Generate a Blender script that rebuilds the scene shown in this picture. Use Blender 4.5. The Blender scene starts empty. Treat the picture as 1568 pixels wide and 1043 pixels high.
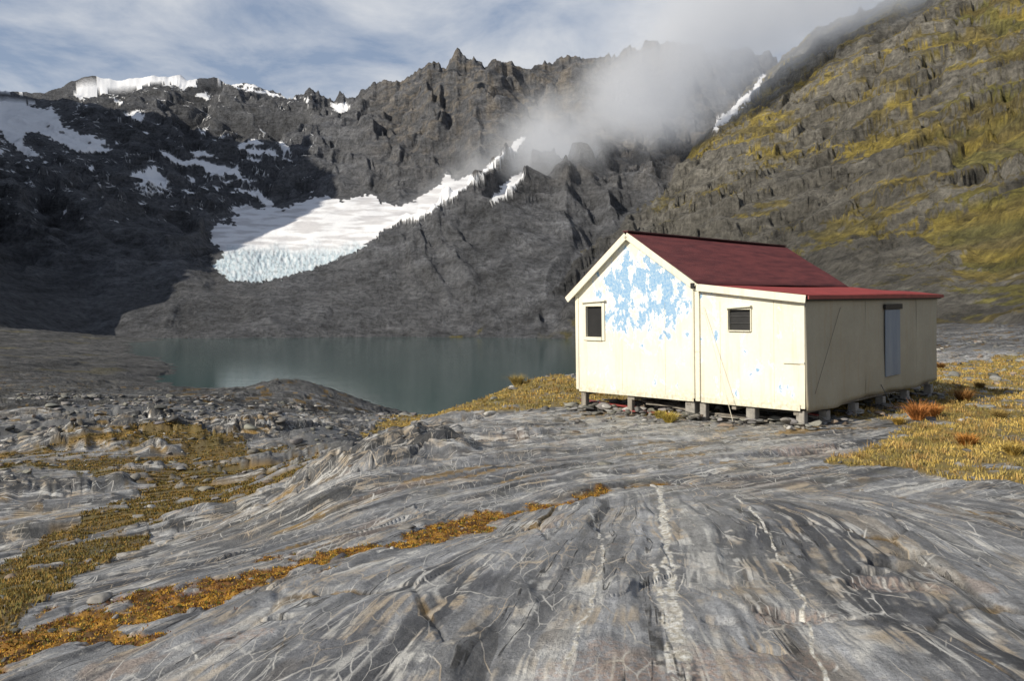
import bpy, bmesh, math, random
import numpy as np
from mathutils import Vector, Matrix
random.seed(5)
F32=np.float32
EYE=12.0           # eye height above the lake
SC=bpy.context.scene
# ------------------------------------------------------------------ noise
_r=np.random.default_rng(11)
_a=_r.random((256,256))*2*np.pi
GX=np.cos(_a).astype(F32); GY=np.sin(_a).astype(F32)
RT=_r.random((256,256,3)).astype(F32)
def pn(x,y,seed=0):
    x=x+seed*17.37; y=y+seed*9.71
    fx=np.floor(x); fy=np.floor(y)
    xi=fx.astype(np.int32); yi=fy.astype(np.int32)
    xf=(x-fx).astype(F32); yf=(y-fy).astype(F32)
    u=xf*xf*xf*(xf*(xf*6-15)+10); v=yf*yf*yf*(yf*(yf*6-15)+10)
    x0=xi&255; x1=(xi+1)&255; y0=yi&255; y1=(yi+1)&255
    a=GX[x0,y0]*xf+GY[x0,y0]*yf
    b=GX[x1,y0]*(xf-1)+GY[x1,y0]*yf
    c=GX[x0,y1]*xf+GY[x0,y1]*(yf-1)
    d=GX[x1,y1]*(xf-1)+GY[x1,y1]*(yf-1)
    ab=a+(b-a)*u; cd=c+(d-c)*u
    return (ab+(cd-ab)*v)*1.5
def cells(x,y,seed=0):    # Worley: value of the nearest cell, tilt, distance to border
    x=x+seed*13.1; y=y+seed*7.7
    fx=np.floor(x); fy=np.floor(y); xi=fx.astype(np.int32); yi=fy.astype(np.int32)
    xf=(x-fx).astype(F32); yf=(y-fy).astype(F32)
    d1=np.full(x.shape,9.,F32); d2=d1.copy(); v=np.zeros(x.shape,F32); tx=v.copy()
    for i in (-1,0,1):
        for j in (-1,0,1):
            R=RT[(xi+i)&255,(yi+j)&255]
            dx=i+.1+.8*R[...,0]-xf; dy=j+.1+.8*R[...,1]-yf; d=dx*dx+dy*dy
            nw=d<d1
            d2=np.where(nw,d1,np.minimum(d2,d)); v=np.where(nw,R[...,2],v); tx=np.where(nw,dx*(R[...,0]-.5)+dy*(R[...,1]-.5),tx); d1=np.where(nw,d,d1)
    return v,tx,np.sqrt(d2)-np.sqrt(d1)
def fbm(x,y,o=4,seed=0,gain=.5):
    s=0;a=1;f=1;t=0
    for i in range(o):
        s=s+a*pn(x*f,y*f,seed+i*3); t+=a; a*=gain; f*=2.03
    return s/t
def rid(x,y,o=4,seed=0,gain=.5):
    s=0;a=1;f=1;t=0
    for i in range(o):
        s=s+a*(1-2*np.abs(pn(x*f,y*f,seed+i*3))); t+=a; a*=gain; f*=2.03
    return s/t
def ss(x,a,b):
    t=np.clip((x-a)/(b-a),0,1); return t*t*(3-2*t)
def lerp(a,b,t): return a+(b-a)*t
# ------------------------------------------------------------------ ground points from image coordinates (column u, row v, estimated distance y)
CP=[(0,1043,4.3),(400,1043,3.75),(784,1043,3.4),(1200,1043,3.35),(1568,1043,3.4),
(0,930,7.2),(200,905,6.4),(400,890,5.7),(784,900,4.86),(1100,900,4.7),(1568,900,4.86),
(600,805,7.8),(870,800,7.1),(1200,800,6.56),(1568,800,6.56),
(500,745,11),(780,740,10.2),(1060,740,9.2),(1300,740,8.8),(1568,740,8.5),
(560,692,14.9),(800,690,13.1),(1100,690,12.3),(1400,690,11.7),(1568,690,11.4),
(640,650,20.5),(850,650,17.3),(1100,652,16.2),(1240,658,15.4),(1450,650,15.5),(1568,650,15.2),
(700,626,22.8),(890,628,19.8),(790,592,28),(870,580,30),
(1568,600,24),(1440,584,28),(1568,550,40),(1568,522,60),(1568,500,80),(1440,542,45),(1440,505,90),
(380,830,9.6),(420,775,13.5),(300,830,11.5),(200,850,11.7),(200,780,16),(0,860,12.5),(0,780,17),(330,760,17.5),(450,715,22),
(200,710,25),(400,700,26),(0,700,25),(540,665,30),(0,650,39),(200,650,37.5),(90,645,43),(150,622,47),(500,645,47),(620,640,45),
(350,615,60),(430,583,76),(350,602,74),(520,606,82),(565,622,95),(280,597,85),(0,600,70),(0,560,120),(100,580,100),(200,566,150),(215,546,212),
(100,541,200),(0,520,250),(0,500,330),(120,520,320),(225,520.5,350)]
def P(u,y,z): return ((u-784)/1200*y,y,z)
pts=[((u-784)/1200*y,y,-(v-480)/1200*y) for u,v,y in CP]
pts+=[P(u,y,z) for u,y,z in [(700,30,-4.5),(790,42,-5.5),(870,45,-5.0),(950,50,-5),(640,30,-6),(600,60,-9),(600,92,-11.7),(700,70,-11),(700,96,-12.6),(860,80,-10),
 (860,110,-13),(1200,60,-3),(1200,150,-3),(1000,100,-7),(1000,250,-11),(1000,330,-12),(1050,30,-2.6),(1250,28,-2.4),
 (400,130,-12.8),(500,105,-12.6),(300,130,-12.4),(255,150,-12.2),(245,220,-12.4),(260,330,-12.6),
 (400,200,-14),(600,120,-14),(600,200,-15),(600,300,-15),(800,130,-14),(800,200,-15),(800,300,-15),(400,300,-15),(320,250,-14),(950,160,-14),(950,280,-14),
 (0,420,-14),(300,430,-15),(600,430,-15),(900,430,-15),(1200,430,-15),(1500,430,-15)]]
pts+=[(-8,3,-2.6),(-14,8,-4),(-30,20,-5.5),(-80,30,-6),(-200,60,-7),(-300,200,-6),(8,3,-1.7),(14,6,-1.9),(30,10,-1.8),(60,30,-1.0),(100,0,0),
 (0,1.2,-1.62),(.9,.8,-1.62),(-.9,.8,-1.65),(0,-1,-1.65),(0,-6,-1.9),(0,-40,-4),(0,-300,-10),(-3,-1,-1.9),(3,-1,-1.7),(2,2,-1.62),(-2,2,-1.8),(-200,-200,-10),(200,-200,-5),(-2.2,3.2,-1.95)]
pts=np.array(pts)
def lp(x,y):
    return np.arctan2(x,y+1e-6),0.5*np.log(x*x+y*y+.3)
px,pr=lp(pts[:,0],pts[:,1]); C2=.06**2
D=np.sqrt((px[:,None]-px)**2+(pr[:,None]-pr)**2+C2)
n=len(pts)
A=np.zeros((n+1,n+1)); A[:n,:n]=D+np.eye(n)*-.002; A[:n,n]=1; A[n,:n]=1
W=np.linalg.solve(A,np.append(pts[:,2]/np.hypot(pts[:,0],pts[:,1]).clip(1.5),0))
def G0(x,y):
    t,l=lp(x,y); t=t.astype(F32); l=l.astype(F32)
    s=np.full(x.shape,W[n],F32)
    for i in range(n):
        s+=F32(W[i])*np.sqrt((t-F32(px[i]))**2+(l-F32(pr[i]))**2+F32(C2))
    return s*np.hypot(x,y).clip(1.5)
def pixel_to_ground(u,v):  # ground point that lies under an image pixel, column u and row v
    ys=np.exp(np.linspace(math.log(2.8),math.log(150),500)); xs=(u-784)/1200*ys
    z=G0(xs,ys); e=-(v-480)/1200*ys
    k=np.where(z>e)[0]
    k=k[0] if len(k) else len(ys)-1
    return xs[k],ys[k]
def spoly(L): return np.array([pixel_to_ground(u,v) for u,v in L])
def dseg(x,y,poly,wid=None):
    d=np.full(x.shape,1e9,F32)
    for i in range(len(poly)-1):
        ax,ay=poly[i];bx,by=poly[i+1]
        L=(bx-ax)**2+(by-ay)**2+1e-9
        t=np.clip(((x-ax)*(bx-ax)+(y-ay)*(by-ay))/L,0,1)
        q=np.hypot(x-ax-t*(bx-ax),y-ay-t*(by-ay))
        if wid is not None: q=q/lerp(wid[i],wid[i+1],t)
        d=np.minimum(d,q)
    return d
def inpoly(x,y,poly):
    c=np.zeros(x.shape,bool); m=len(poly)
    for i in range(m):
        x1,y1=poly[i];x2,y2=poly[(i+1)%m]
        if y1==y2: continue
        c^=((y1>y)!=(y2>y))&(x<(x2-x1)*(y-y1)/(y2-y1)+x1)
    return c
# ------------------------------------------------------------------ mountains (profiles by bearing)
def tab(rows):
    th=[];R=[];Z=[]
    for row in rows:
        if row[0]=='a':
            th.append(math.radians(row[1])); R.append([p[0] for p in row[2:]]); Z.append([p[1] for p in row[2:]])
        else:
            u=row[0]; c=math.cos(math.atan((u-784)/1200))
            th.append(math.atan((u-784)/1200)); R.append([p[1]/c for p in row[1:]]); Z.append([(480-p[0])/1200*p[1] for p in row[1:]])
    return np.array(th),np.array(R),np.array(Z)
BACK=tab([
('a',-175,(700,-10),(800,-8),(900,0),(1000,5)),('a',-112,(700,-8),(800,-4),(900,0),(1000,30)),
('a',-90,(500,-5),(600,40),(700,120),(850,180)),  # unseen ridge out of frame left, heights shaped to throw shadow on the cirque
('a',-70,(400,-5),(480,60),(620,220),(740,350)),
('a',-55,(360,-5),(430,50),(600,230),(730,410)),
('a',-42,(360,-5),(430,40),(640,210),(820,410)),('a',-36,(370,-5),(440,35),(720,190),(1000,340)),
(0,(498,330),(380,480),(250,740),(138,1000)),
(60,(508,350),(395,480),(250,750),(140,1020)),(100,(512,370),(400,480),(255,760),(128,1050)),
(135,(516,385),(405,480),(260,760),(118,1060)),
(230,(517.5,389),(420,475),(280,760),(112,1080)),(330,(517.5,389),(432,470),(300,760),(119,1080)),
(400,(517.5,389),(432,470),(310,740),(135,1050)),(440,(517.5,389),(426,470),(310,730),(149,1030)),
(480,(517.5,389),(412,475),(305,720),(147,1000)),(530,(517.5,389),(398,480),(300,710),(150,960)),
(570,(517.5,389),(380,490),(298,700),(133,920)),(640,(517.5,389),(345,510),(295,680),(114,880)),
(660,(517.5,389),(335,510),(285,675),(102,870)),(680,(517.5,389),(325,520),(270,665),(106,865)),
(700,(517.5,389),(315,520),(262,660),(91,860)),(725,(517.5,389),(305,525),(250,660),(96,855)),(740,(517.5,389),(300,530),(245,660),(107,850)),(760,(517.5,389),(300,530),(236,660),(98,850)),
(800,(517.5,389),(290,540),(215,660),(114,850)),(860,(517.5,389),(290,540),(215,660),(91,850)),
(900,(517.5,389),(290,540),(210,660),(91,850)),(960,(517,389),(290,540),(210,660),(79,850)),
(1060,(517,389),(290,550),(205,680),(70,850)),(1160,(516,389),(290,560),(205,700),(85,880)),
(1300,(510,389),(290,600),(205,750),(110,900)),(1568,(500,389),(290,600),(205,750),(120,900)),
('a',60,(500,0),(600,30),(700,60),(800,80)),('a',175,(700,-10),(800,-5),(900,0),(1000,5))])
RIGHT=tab([
('a',-175,(900,-30),(1000,-30),(1100,-30),(1200,-30)),
(560,(560,395),(560,400),(560,405),(560,410)),(640,(519,394),(514,405),(508,425),(500,440)),(740,(518,388),(505,410),(470,450),(440,480)),
(870,(518,372),(490,400),(430,450),(385,500)),
(940,(516,335),(475,370),(400,430),(350,510)),(1010,(513,290),(440,350),(375,430),(300,530)),
(1060,(510,250),(420,320),(320,430),(235,590)),(1100,(507,225),(410,300),(290,430),(185,630)),
(1165,(505,195),(400,290),(260,440),(115,700)),(1250,(503,165),(390,270),(230,430),(48,650)),
(1330,(502,140),(385,240),(210,400),(12,620)),(1400,(501,120),(385,220),(190,370),(-25,590)),
(1490,(500,100),(400,180),(200,340),(-50,560)),
(1568,(500,85),(400,150),(190,320),(-70,540)),('a',45,(95,0),(150,20),(300,90),(480,230)),
('a',70,(140,0),(200,20),(350,80),(520,180)),('a',110,(300,0),(400,10),(500,30),(700,60)),('a',175,(700,-20),(800,-20),(900,-10),(1000,0))])
GLAC=[(322,352),(336,342),(360,345),(352,334),(378,322),(430,320),(470,306),(500,297),(520,308),(572,296),(583,310),(612,316),(640,305),(672,283),(683,262),(694,276),(735,265),(765,236),(800,208),(806,214),(768,248),(738,272),(700,300),(668,318),(640,340),(612,340),(588,352),(570,368),(545,387),(480,410),(430,426),(395,432),(350,430),(326,408),(346,385),(320,370)]
SNL=[(-300,60),(-40,140),(0,147),(70,168),(80,160),(98,195),(160,214),(170,230),(140,236),(108,228),(72,208),(40,200),(36,218),(70,244),(30,232),(0,200),(-40,190),(-300,220)]
SNT=[(112,142),(135,122),(170,112),(230,106),(290,112),(305,124),(300,134),(250,128),(200,134),(150,146),(120,150)]
SN2=[(745,312),(768,285),(790,264),(808,262),(798,280),(775,300),(752,314)]
SNR=[(1088,206),(1096,184),(1120,164),(1148,138),(1168,110),(1172,118),(1152,148),(1130,172),(1104,194)]
SNM=[[(330,118),(380,128),(440,148),(470,150),(440,152),(390,140),(340,126)],
[(188,172),(210,168),(224,176),(216,190),(202,186)],[(198,268),(232,252),(246,262),(258,280),(250,296),(228,298),(206,288)],
[(242,226),(262,236),(284,248),(300,240),(286,232),(316,230),(334,244),(366,252),(372,268),(392,290),(420,308),(414,318),(384,300),(350,284),(330,292),(322,276),(300,262),(272,254),(250,240)],
[(364,220),(384,212),(400,218),(426,232),(424,240),(402,236),(398,252),(380,244),(366,238)],[(424,214),(440,222),(450,236),(446,250),(430,240)],
[(384,256),(410,262),(408,270),(388,266)],[(396,196),(412,200),(408,208),(398,206)],[(334,210),(350,206),(356,214),(340,216)],
[(505,160),(530,154),(536,166),(520,174),(508,170)],[(352,322),(380,312),(392,320),(370,330)],[(284,268),(300,272),(296,280)],
[(296,146),(318,140),(322,150),(304,156)],[(322,144),(342,148),(336,156)],[(266,132),(290,128),(286,138)],[(350,138),(366,142),(360,150)],
[(36,256),(60,262),(54,266)],[(462,152),(474,150),(472,160)],[(170,150),(190,154),(184,162)],[(128,250),(146,254),(140,262)],[(300,196),(318,200),(308,208)]]
def prof(T,th,r,jag):
    t,R,Z=T
    r0,r1,r2,r3=[np.interp(th,t,R[:,k]) for k in range(4)]
    z0,z1,z2,z3=[np.interp(th,t,Z[:,k]) for k in range(4)]
    z=z0-(r0-r)*.35
    z=np.where(r>r0,lerp(z0,z1,(r-r0)/(r1-r0)),z)
    z=np.where(r>r1,lerp(z1,z2,(r-r1)/(r2-r1)),z)
    z=np.where(r>r2,lerp(z2,z3,(r-r2)/(r3-r2)),z)
    z=np.where(r>r3,z3-(r-r3)*.75,z)
    z=z+jag*ss(r,r3-70,r3)
    amp=ss(r,r0-5,r0+.4*(r3-r0))
    amp=np.maximum(amp*(1-.65*ss(r,r3-70,r3)),.15)*(r>r0-30)
    return z,amp
def MTN(x,y):
    th=np.arctan2(x,y); r=np.hypot(x,y)
    w1=fbm(x/110,y/110,3,40); w2=fbm(x/110,y/110,3,44)
    jag=12*rid(th*36,r/300,4,7,.58)-4
    jag=jag*np.where(th<-.28,.3,1.0)*(np.abs(th)<1)
    b,ab=prof(BACK,th,r+26*w1,jag)
    rt,ar=prof(RIGHT,th,r+10*w1,jag*.5)
    ub=784+1200*np.tan(np.clip(th,-1.2,1.2)); vb=480-1200*b/np.maximum(y,1)
    sel=(y>400)&(ub<850)&(vb<450)&(ub>-350)
    us,vs_=ub[sel],vb[sel]; s_=np.zeros(us.shape)
    for pl,wd,am in ((GLAC,14,1.),(SNL,34,.75),(SNT,34,.6),(SN2,8,1.)):
        dd=dseg(us,vs_,pl+[pl[0]]); ins=inpoly(us,vs_,pl)
        s_=np.maximum(s_,am*np.where(ins,1.,ss(dd,wd,2)))
    for pl in SNM:
        s_=np.maximum(s_,.5*inpoly(us,vs_,pl))
    sm=np.zeros(x.shape); sm[sel]=s_
    X1=x+55*w1;Y1=y+55*w2
    but=rid(th*9+.9*w1,r/260+.5*w2,2,21,.5)
    crag=rid(X1/62+Y1/200,Y1/95-X1/260,6,5,.56)
    fine=rid(X1/19,Y1/26,3,66,.6)
    mid_=ss(ub,520,620)*(1-ss(ub,860,960))
    b=b+ab*(1-.94*sm)*((20+10*mid_)*(but-.4)+(17+4*mid_)*(crag-.3)+3.5*(fine-.3))
    tc=(b*.95+x*.30+14*fbm(x/60,y/60,3,9))/17; f=tc-np.floor(tc)
    b=b+ab*(1-.98*sm)*8*(ss(f,.25,.6)-f)
    q1=(X1*.78-Y1*.63)/46; q2=(X1*.63+Y1*.78)/260
    dg=rid(q1+.5*fbm(x/50,y/50,2,9),q2,4,31,.5)
    ck=rid(x/26,y/34,5,61,.58)
    ramt=.55+.45*ss(fbm(x/90,y/90,3,64),-.25,.2)
    rt=rt+ar*(17*(dg-.4)+7*ramt*(ck-.3))
    kk=(r<520)&(th>.1)&(np.abs(th)<.9)
    c1=np.zeros(x.shape);c1[kk]=cells(x[kk]/9+w1[kk]*3,y[kk]/13,7)[0]-.5
    c2=np.zeros(x.shape);c2[kk]=1.6*(rid(x[kk]/7,y[kk]/7,4,77,.6)-.3)
    rt=rt+ar*2.6*c1+np.clip(ar*4,0,1)*c2
    tc=(rt*.9-x*.30+9*fbm(x/40,y/40,3,12))/9; f=tc-np.floor(tc)
    rt=rt+ar*6.5*ramt*(ss(f,.3,.6)-f)
    m=np.where(b>rt,b,rt)
    return m,(rt>b),lerp(but,crag,.6),dg,ck,sm,f
# ------------------------------------------------------------------ mesh grid
def cols():
    a=np.radians(35.3)
    inner=np.linspace(-a,a,1050)
    k=np.linspace(0,1,111)[1:]**1.3
    outR=a+(np.radians(178)-a)*k
    return np.concatenate([-outR[::-1],inner,outR])
th=cols()
rows=np.concatenate([np.linspace(.6,2.3,14)[:-1],1/np.linspace(1/2.3,1/26.,500),np.exp(np.linspace(math.log(26),math.log(390),530))[1:],np.linspace(390,1130,420)[1:],np.linspace(1130,1700,24)[1:]])
NG=13+500+145
TH,RR=np.meshgrid(th,rows)
X=(RR*np.sin(TH)); Y=(RR*np.cos(TH))
nr,nc=X.shape
Z=np.zeros((nr,nc))
G=np.zeros((nr,nc)); 
kN=13+500+529+10
G[:kN]=G0(X[:kN],Y[:kN]); G[kN:]=-40
n1=13+500+330
x=X[:n1];y=Y[:n1]; r=RR[:n1]
def full(a,fill=0.):
    o=np.full((nr,nc),fill); o[:n1]=a; return o
wx=x+.30*fbm(x*.30,y*.30,3,70); wy=y+.45*fbm(x*.25,y*.25,3,75)
p1=np.arctan2(wx-2.5,14.-wy)*8.; l1=np.hypot(wx-2.5,14.-wy)
p1=np.where(y>12.5,wx,p1)
wx2=x+.8*fbm(x*.16,y*.16,3,71); wy2=y+1.0*fbm(x*.12,y*.12,3,76)
p2=wy2*.86-wx2*.5; l2=wx2*.86+wy2*.5
tb=ss(y+.25*x+1.0*fbm(x*.4,y*.4,3,3),7.6,9.6)
strip=spoly([(-40,1000),(60,965),(150,950),(260,915),(380,882),(520,842),(640,825),(720,792),(850,770),(960,747),(1060,738)])
sw=[.75,.68,.62,.5,.46,.36,.32,.26,.24,.2,.18]
vein=spoly([(1008,745),(1018,800),(1020,840),(1026,880),(1030,925),(1038,985),(1045,1042)])
vein2=spoly([(1000,870),(1012,930),(1022,985),(1030,1040)])
vein3=spoly([(1120,760),(1180,830),(1230,930),(1262,1042)])
vein4=spoly([(905,790),(925,850),(905,930),(860,1030)])
grassR=spoly([(1250,712),(1330,690),(1390,650),(1300,640),(1245,640),(1250,590),(1440,560),(1640,535),(1700,600),(1700,760),(1568,748),(1470,738),(1400,722)])
grassL=spoly([(560,665),(640,628),(720,606),(780,590),(870,580),(960,600),(1000,640),(890,622),(820,628),(760,632),(690,634),(640,648),(575,690)])
valley=spoly([(-40,700),(120,684),(260,676),(420,680),(500,690),(470,722),(400,760),(330,782),(250,800),(200,850),(120,880),(30,960),(-60,980),(-60,900),(60,830),(200,770),(240,745),(100,720),(0,720)])
wxx=x+.25*fbm(x*1.1,y*1.1,4,80)*np.clip(r/8,.5,3); wyy=y+.25*fbm(x*1.1,y*1.1,4,85)*np.clip(r/8,.5,3)
ds=dseg(wxx,wyy,strip,sw)
nb=fbm(x*2.2,y*2.2,4,90)
moss=ss(1.10-ds+nb*1.8,.1,.4)*(r<16)
n3=fbm(x*.5,y*.5,4,93)
gR=inpoly(wxx,wyy,grassR).astype(float)*ss(nb*.7+n3*1.0+.42,.0,.25)
gL=inpoly(wxx,wyy,grassL).astype(float)*ss(nb*.7+n3*.6+.5,.0,.3)
nlow=fbm(x*.22,y*.35,4,95)
def saw(v,s):
    f=v-np.floor(v); return np.where(f<s,ss(f,0,s),1-(f-s)/(1-s)),f
L1=p2*.40+.55*fbm(x*.10,y*.10,3,14); sA,fA=saw(L1,.12)
L2=p2*1.25+.7*fbm(x*.2,y*.2,3,17); sB,fB=saw(L2,.16)
L3=-p1*.55+.35*fbm(x*.3,y*.3,3,18); sC,fC=saw(L3,.09)
L4=-p1*2.1+.5*fbm(x*.4,y*.4,3,19); sD,fD=saw(L4,.14)
lowd=1-ss(sA*.6+sB*.4,.35,.75)
bq=fbm(x*.5,y*.5,3,27)*.5
bv1,bt1,be1=cells(l2/3.2+bq,p2/1.5+bq,1)
bv2,bt2,be2=cells(l2/1.0+bq,p2/.5-bq,2)
cv,ct,ce=cells(l1/2.1+bq*.7,p1/1.1+bq*.5,3)
gV=inpoly(wxx,wyy,valley).astype(float)*ss(nlow+nb*.45+.20+.35*lowd-.25*bv1,0,.15)
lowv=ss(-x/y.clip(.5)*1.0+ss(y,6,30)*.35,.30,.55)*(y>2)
dep=ss(y,17,30)
g=G[:n1]
mg=np.clip(gR+gL,0,1)
underhut=ss(np.hypot((x-5.5)*.8,(y-20.5)*.8),6.5,3.0)
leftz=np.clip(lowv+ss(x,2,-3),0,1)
farf=1-ss(y,90,180)
hutfront=ss(np.hypot((x-2.2)*.7,(y-16.5)),3.6,1.5)
aF=tb*farf*(1-.85*mg)*(1-.7*gV)*(1-.85*underhut)*lerp(.42,1,leftz)
mod=.35+.9*ss(fbm(x*.25,y*.25,3,26),-.35,.3)
dist=np.clip(y/20,.55,1.25)
hg=g+aF*mod*((sA-.5)*.26*dist+(sB-.5)*.11*dist)
blk=tb*farf*(1-mg)*(1-.75*gV)*np.clip(lerp(.16,1,leftz)+.55*hutfront,0,1)*(1-.6*underhut)
patch=ss(fbm(x*.13,y*.16,3,29),-.15,.3)
hg+=blk*dist*(patch*((bv1-.5)*.12*ss(be1,0,.2)+bt1*.32-.06*ss(be1,.2,.0))+(.25+.75*patch)*((bv2-.5)*.05*ss(be2,0,.2)+bt2*.12-.03*ss(be2,.2,.0)))
hg+=fbm(x*.14,y*.14,4,101)*np.clip((r-12)/25,0,1)*(1-.6*underhut)*.42*(1-.5*mg)
hg+=fbm(x*.6,y*.6,4,105)*.07*(1-.6*underhut)*ss(r,1,5)
near=1-ss(r,14,30)
aN=(1-tb)*(1-moss)
mod2=ss(fbm(x*.45,y*.45,3,28),-.2,.3)
hg+=aN*((sC-.5)*.080*mod2+(sD-.5)*.024*(1.1-mod2)+(cv-.5)*.022*ss(ce,0,.18)+ct*.06-.016*ss(ce,.05,.0)*ss(n3,-.15,.1))
hg+=(1-tb)*(fbm(p1*.8,l1*.35,4,110)*.05+.011*rid(p1*4.5,l1*.8,4,115)+.005*rid(p1*14,l1*2.5,3,118)+.014*fbm(x*4,y*4,4,119))
hg+=tb*near*(1-mg)*(.035*rid(p2*1.6,l2*.4,4,111)+.018*rid(p2*5,l2*1.2,3,112)+.02*fbm(x*3,y*3,4,119))
hg+=moss*(.012+.05*fbm(x*7,y*7,3,120)-.03)
hg-=.05*ss(ds,1.7,.5)*(r<16)
hg+=mg*(.10*np.abs(fbm(x*1.4,y*1.4,4,125)))+gV*.10*np.abs(fbm(x*.8,y*.8,4,126))
pit=np.zeros_like(x)
for (pu,pv,rad,dp) in [(1365,868,.26,.16),(1335,880,.18,.14),(1400,852,.15,.15),(1210,948,.22,.07),(850,812,.22,.03),(1330,800,.22,.04),(440,940,.14,.13),(1365,905,.35,.05),(1100,960,.12,.04),(500,905,.1,.05),(1180,1000,.1,.06)]:
    qx,qy=pixel_to_ground(pu,pv); dd=np.hypot(wxx-qx,(wyy-qy)*1.5)+.16*rid(x*5,y*5,3,33)*rad*2
    k_=ss(dd,rad,rad*.6); hg-=dp*k_; pit=np.maximum(pit,k_*(dp>.1))
oc_=np.zeros_like(x)
for (ox,oy,orad,oh) in [(*pixel_to_ground(250,668),4.0,.32),(*pixel_to_ground(150,676),3.2,.26),(*pixel_to_ground(560,712),1.6,.25),(*pixel_to_ground(30,760),2.0,.3)]:
    dd=np.hypot((x-ox)*.7,(y-oy))+1.4*fbm(x*.5,y*.5,3,131)
    k_=ss(dd,orad,orad*.5); oc_=np.maximum(oc_,k_); hg+=oh*k_*(.6+.7*bv2*ss(be2,0,.15)+.3*rid(x*.8,y*.8,4,130))
G[:n1]=hg
xf_,yf_=X[n1:kN],Y[n1:kN]
cvF,ctF,ceF=cells(xf_/7,yf_/12,5)
G[n1:kN]+=fbm(xf_*.14,yf_*.14,4,101)*.6+(cvF-.5)*.5*ss(ceF,0,.2)*(G[n1:kN]>-11.9)
k0=13+500+115
m,isR,ribs,dg,ckr,smo,fst=MTN(X[k0:],Y[k0:])
Z[:]=G
Z[k0:]=np.maximum(G[k0:],m)
ismt=np.zeros((nr,nc)); ismt[k0:]=ss(m-G[k0:],-1.5,1.0)
Z+=EYE
# ------------------------------------------------------------------ colour per vertex
U=784+1200*np.tan(np.clip(TH,-1.3,1.3)); V=480-1200*(Z-EYE)/np.maximum(Y,.3)
col=np.zeros((nr,nc,3))
def mixc(c,k,m): 
    c[...]=c*(1-m[...,None])+np.array(k)*m[...,None]
c=np.zeros((n1,nc,3))
def bandn(f,fl,o,s,g_=.5): return lerp(fbm(p1*f,l1*fl,o,s,g_),fbm(p2*f,l2*fl,o,s,g_),tb)
t1=bandn(1.5,.22,5,140,.62); t2=bandn(.5,.1,4,150); t3=fbm(x*.5,y*.5,4,160)
base=.222+.14*t1+.10*t2+.09*t3
base=base*lerp(.88+.24*cv,1-.25*blk*(.5-bv2)-.2*blk*(.5-bv1),tb)
c[...,0]=base*.975;c[...,1]=base*.995;c[...,2]=base*1.04
b1=bandn(1.0,.4,5,170,.6)+.22*nb
mixc(c,(.31,.23,.175),ss(b1,.28,.34)*.5*(r<25))
mixc(c,(.33,.27,.19),ss(bandn(3.,.3,4,173,.6),.2,.3)*.35)
mixc(c,(.44,.435,.42),ss(bandn(2.2,.12,4,175,.6),.16,.22)*.5)
mixc(c,(.055,.058,.068),ss(bandn(1.3,.16,5,178,.65),.12,.2)*.68)
edge=np.maximum(np.maximum(np.where((fA<.12)|(fA>.985),1,0)*leftz,np.where(fB<.13,.8,0)*mod)*tb,blk*np.maximum(ss(be1,.10,.0)*patch,.8*ss(be2,.13,.0))*.8)
edge=np.maximum(edge,(1-tb)*np.maximum(ss(fC,.10,.04)*mod2*.8,ss(ce,.035,.0)*ss(n3,-.10,.15)*.85))
mixc(c,(.050,.048,.045),np.clip(edge,0,1)*.7*(1-mg))
lich=ss(fbm(x*1.5,y*1.5,5,181),.12,.4)*tb
mixc(c,(.15,.14,.10),lich*.35)
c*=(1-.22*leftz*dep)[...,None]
mixc(c,(.050,.049,.048),oc_*.8)
for (pu,pv,rad) in [(1365,905,.30),(1215,950,.22),(1320,800,.16),(900,1022,.38),(1130,1028,.36),(350,975,.18),(1230,690,.8),(1330,700,.9),(1000,1040,.3)]:
    qx,qy=pixel_to_ground(pu,pv); mixc(c,(.36,.275,.23),ss(np.hypot(wxx-qx,(wyy-qy)*1.5)+.5*nb*rad*2,rad,rad*.8)*.6*(.6+.4*np.sign(pn(x*30,y*30,3))))
mixc(c,(.025,.022,.02),pit*.85)
grv=ss(fbm(x*.14,y*.14,3,190)+.25*nlow,.0,.14)*lowv*dep*(1-oc_)
sp=pn(x*3,y*3,4)*.5+.5
c[...]=c*(1-grv[...,None])+(np.array((.130,.132,.135))*(.6+.8*sp[...,None]))*grv[...,None]
ga=fbm(x*.9,y*.9,4,200); gb=fbm(x*4,y*4,3,205)
gcol=np.stack([.25+.14*ga+.12*gb,.18+.09*ga+.09*gb,.05+.02*ga],-1)
olive=ss(ga,.0,.4)[...,None]*.6
gcol=gcol*(1-olive)+np.array((.12,.115,.035))*olive
c[...]=lerp(c,gcol,mg[...,None]*.95)
vcol=np.stack([.17+.12*ga+.08*gb,.11+.06*ga+.05*gb,.03+.01*ga],-1)
gr=ss(nlow+.3*ga,-.05,.35)[...,None]*.6
vcol=vcol*(1-gr)+np.array((.09,.09,.03))*gr
c[...]=lerp(c,vcol,(gV*.9)[...,None])
mm=np.stack([.32+.30*gb+.1*ga,.16+.17*gb+.08*ga,.024+.015*gb],-1).clip(.02)
dk=ss(fbm(x*6,y*6,3,210),-.05,.2)[...,None]*.8
mm=mm*(1-dk)+np.array((.06,.032,.015))*dk
c[...]=lerp(c,mm,moss[...,None])
cr=ss(np.where(tb>.5,np.maximum((fB>.80)*1.,(fA>.88)*1.),ss(ce,.08,.02)*.8)*.9+n3*1.7+.35*nb,1.0,1.3)
mixc(c,(.24,.145,.03),np.clip(cr,0,1)*.8)
c*=(1-.5*ss(Z[:n1]-.0,.45,.0))[...,None]
col[:n1]=c
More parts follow.
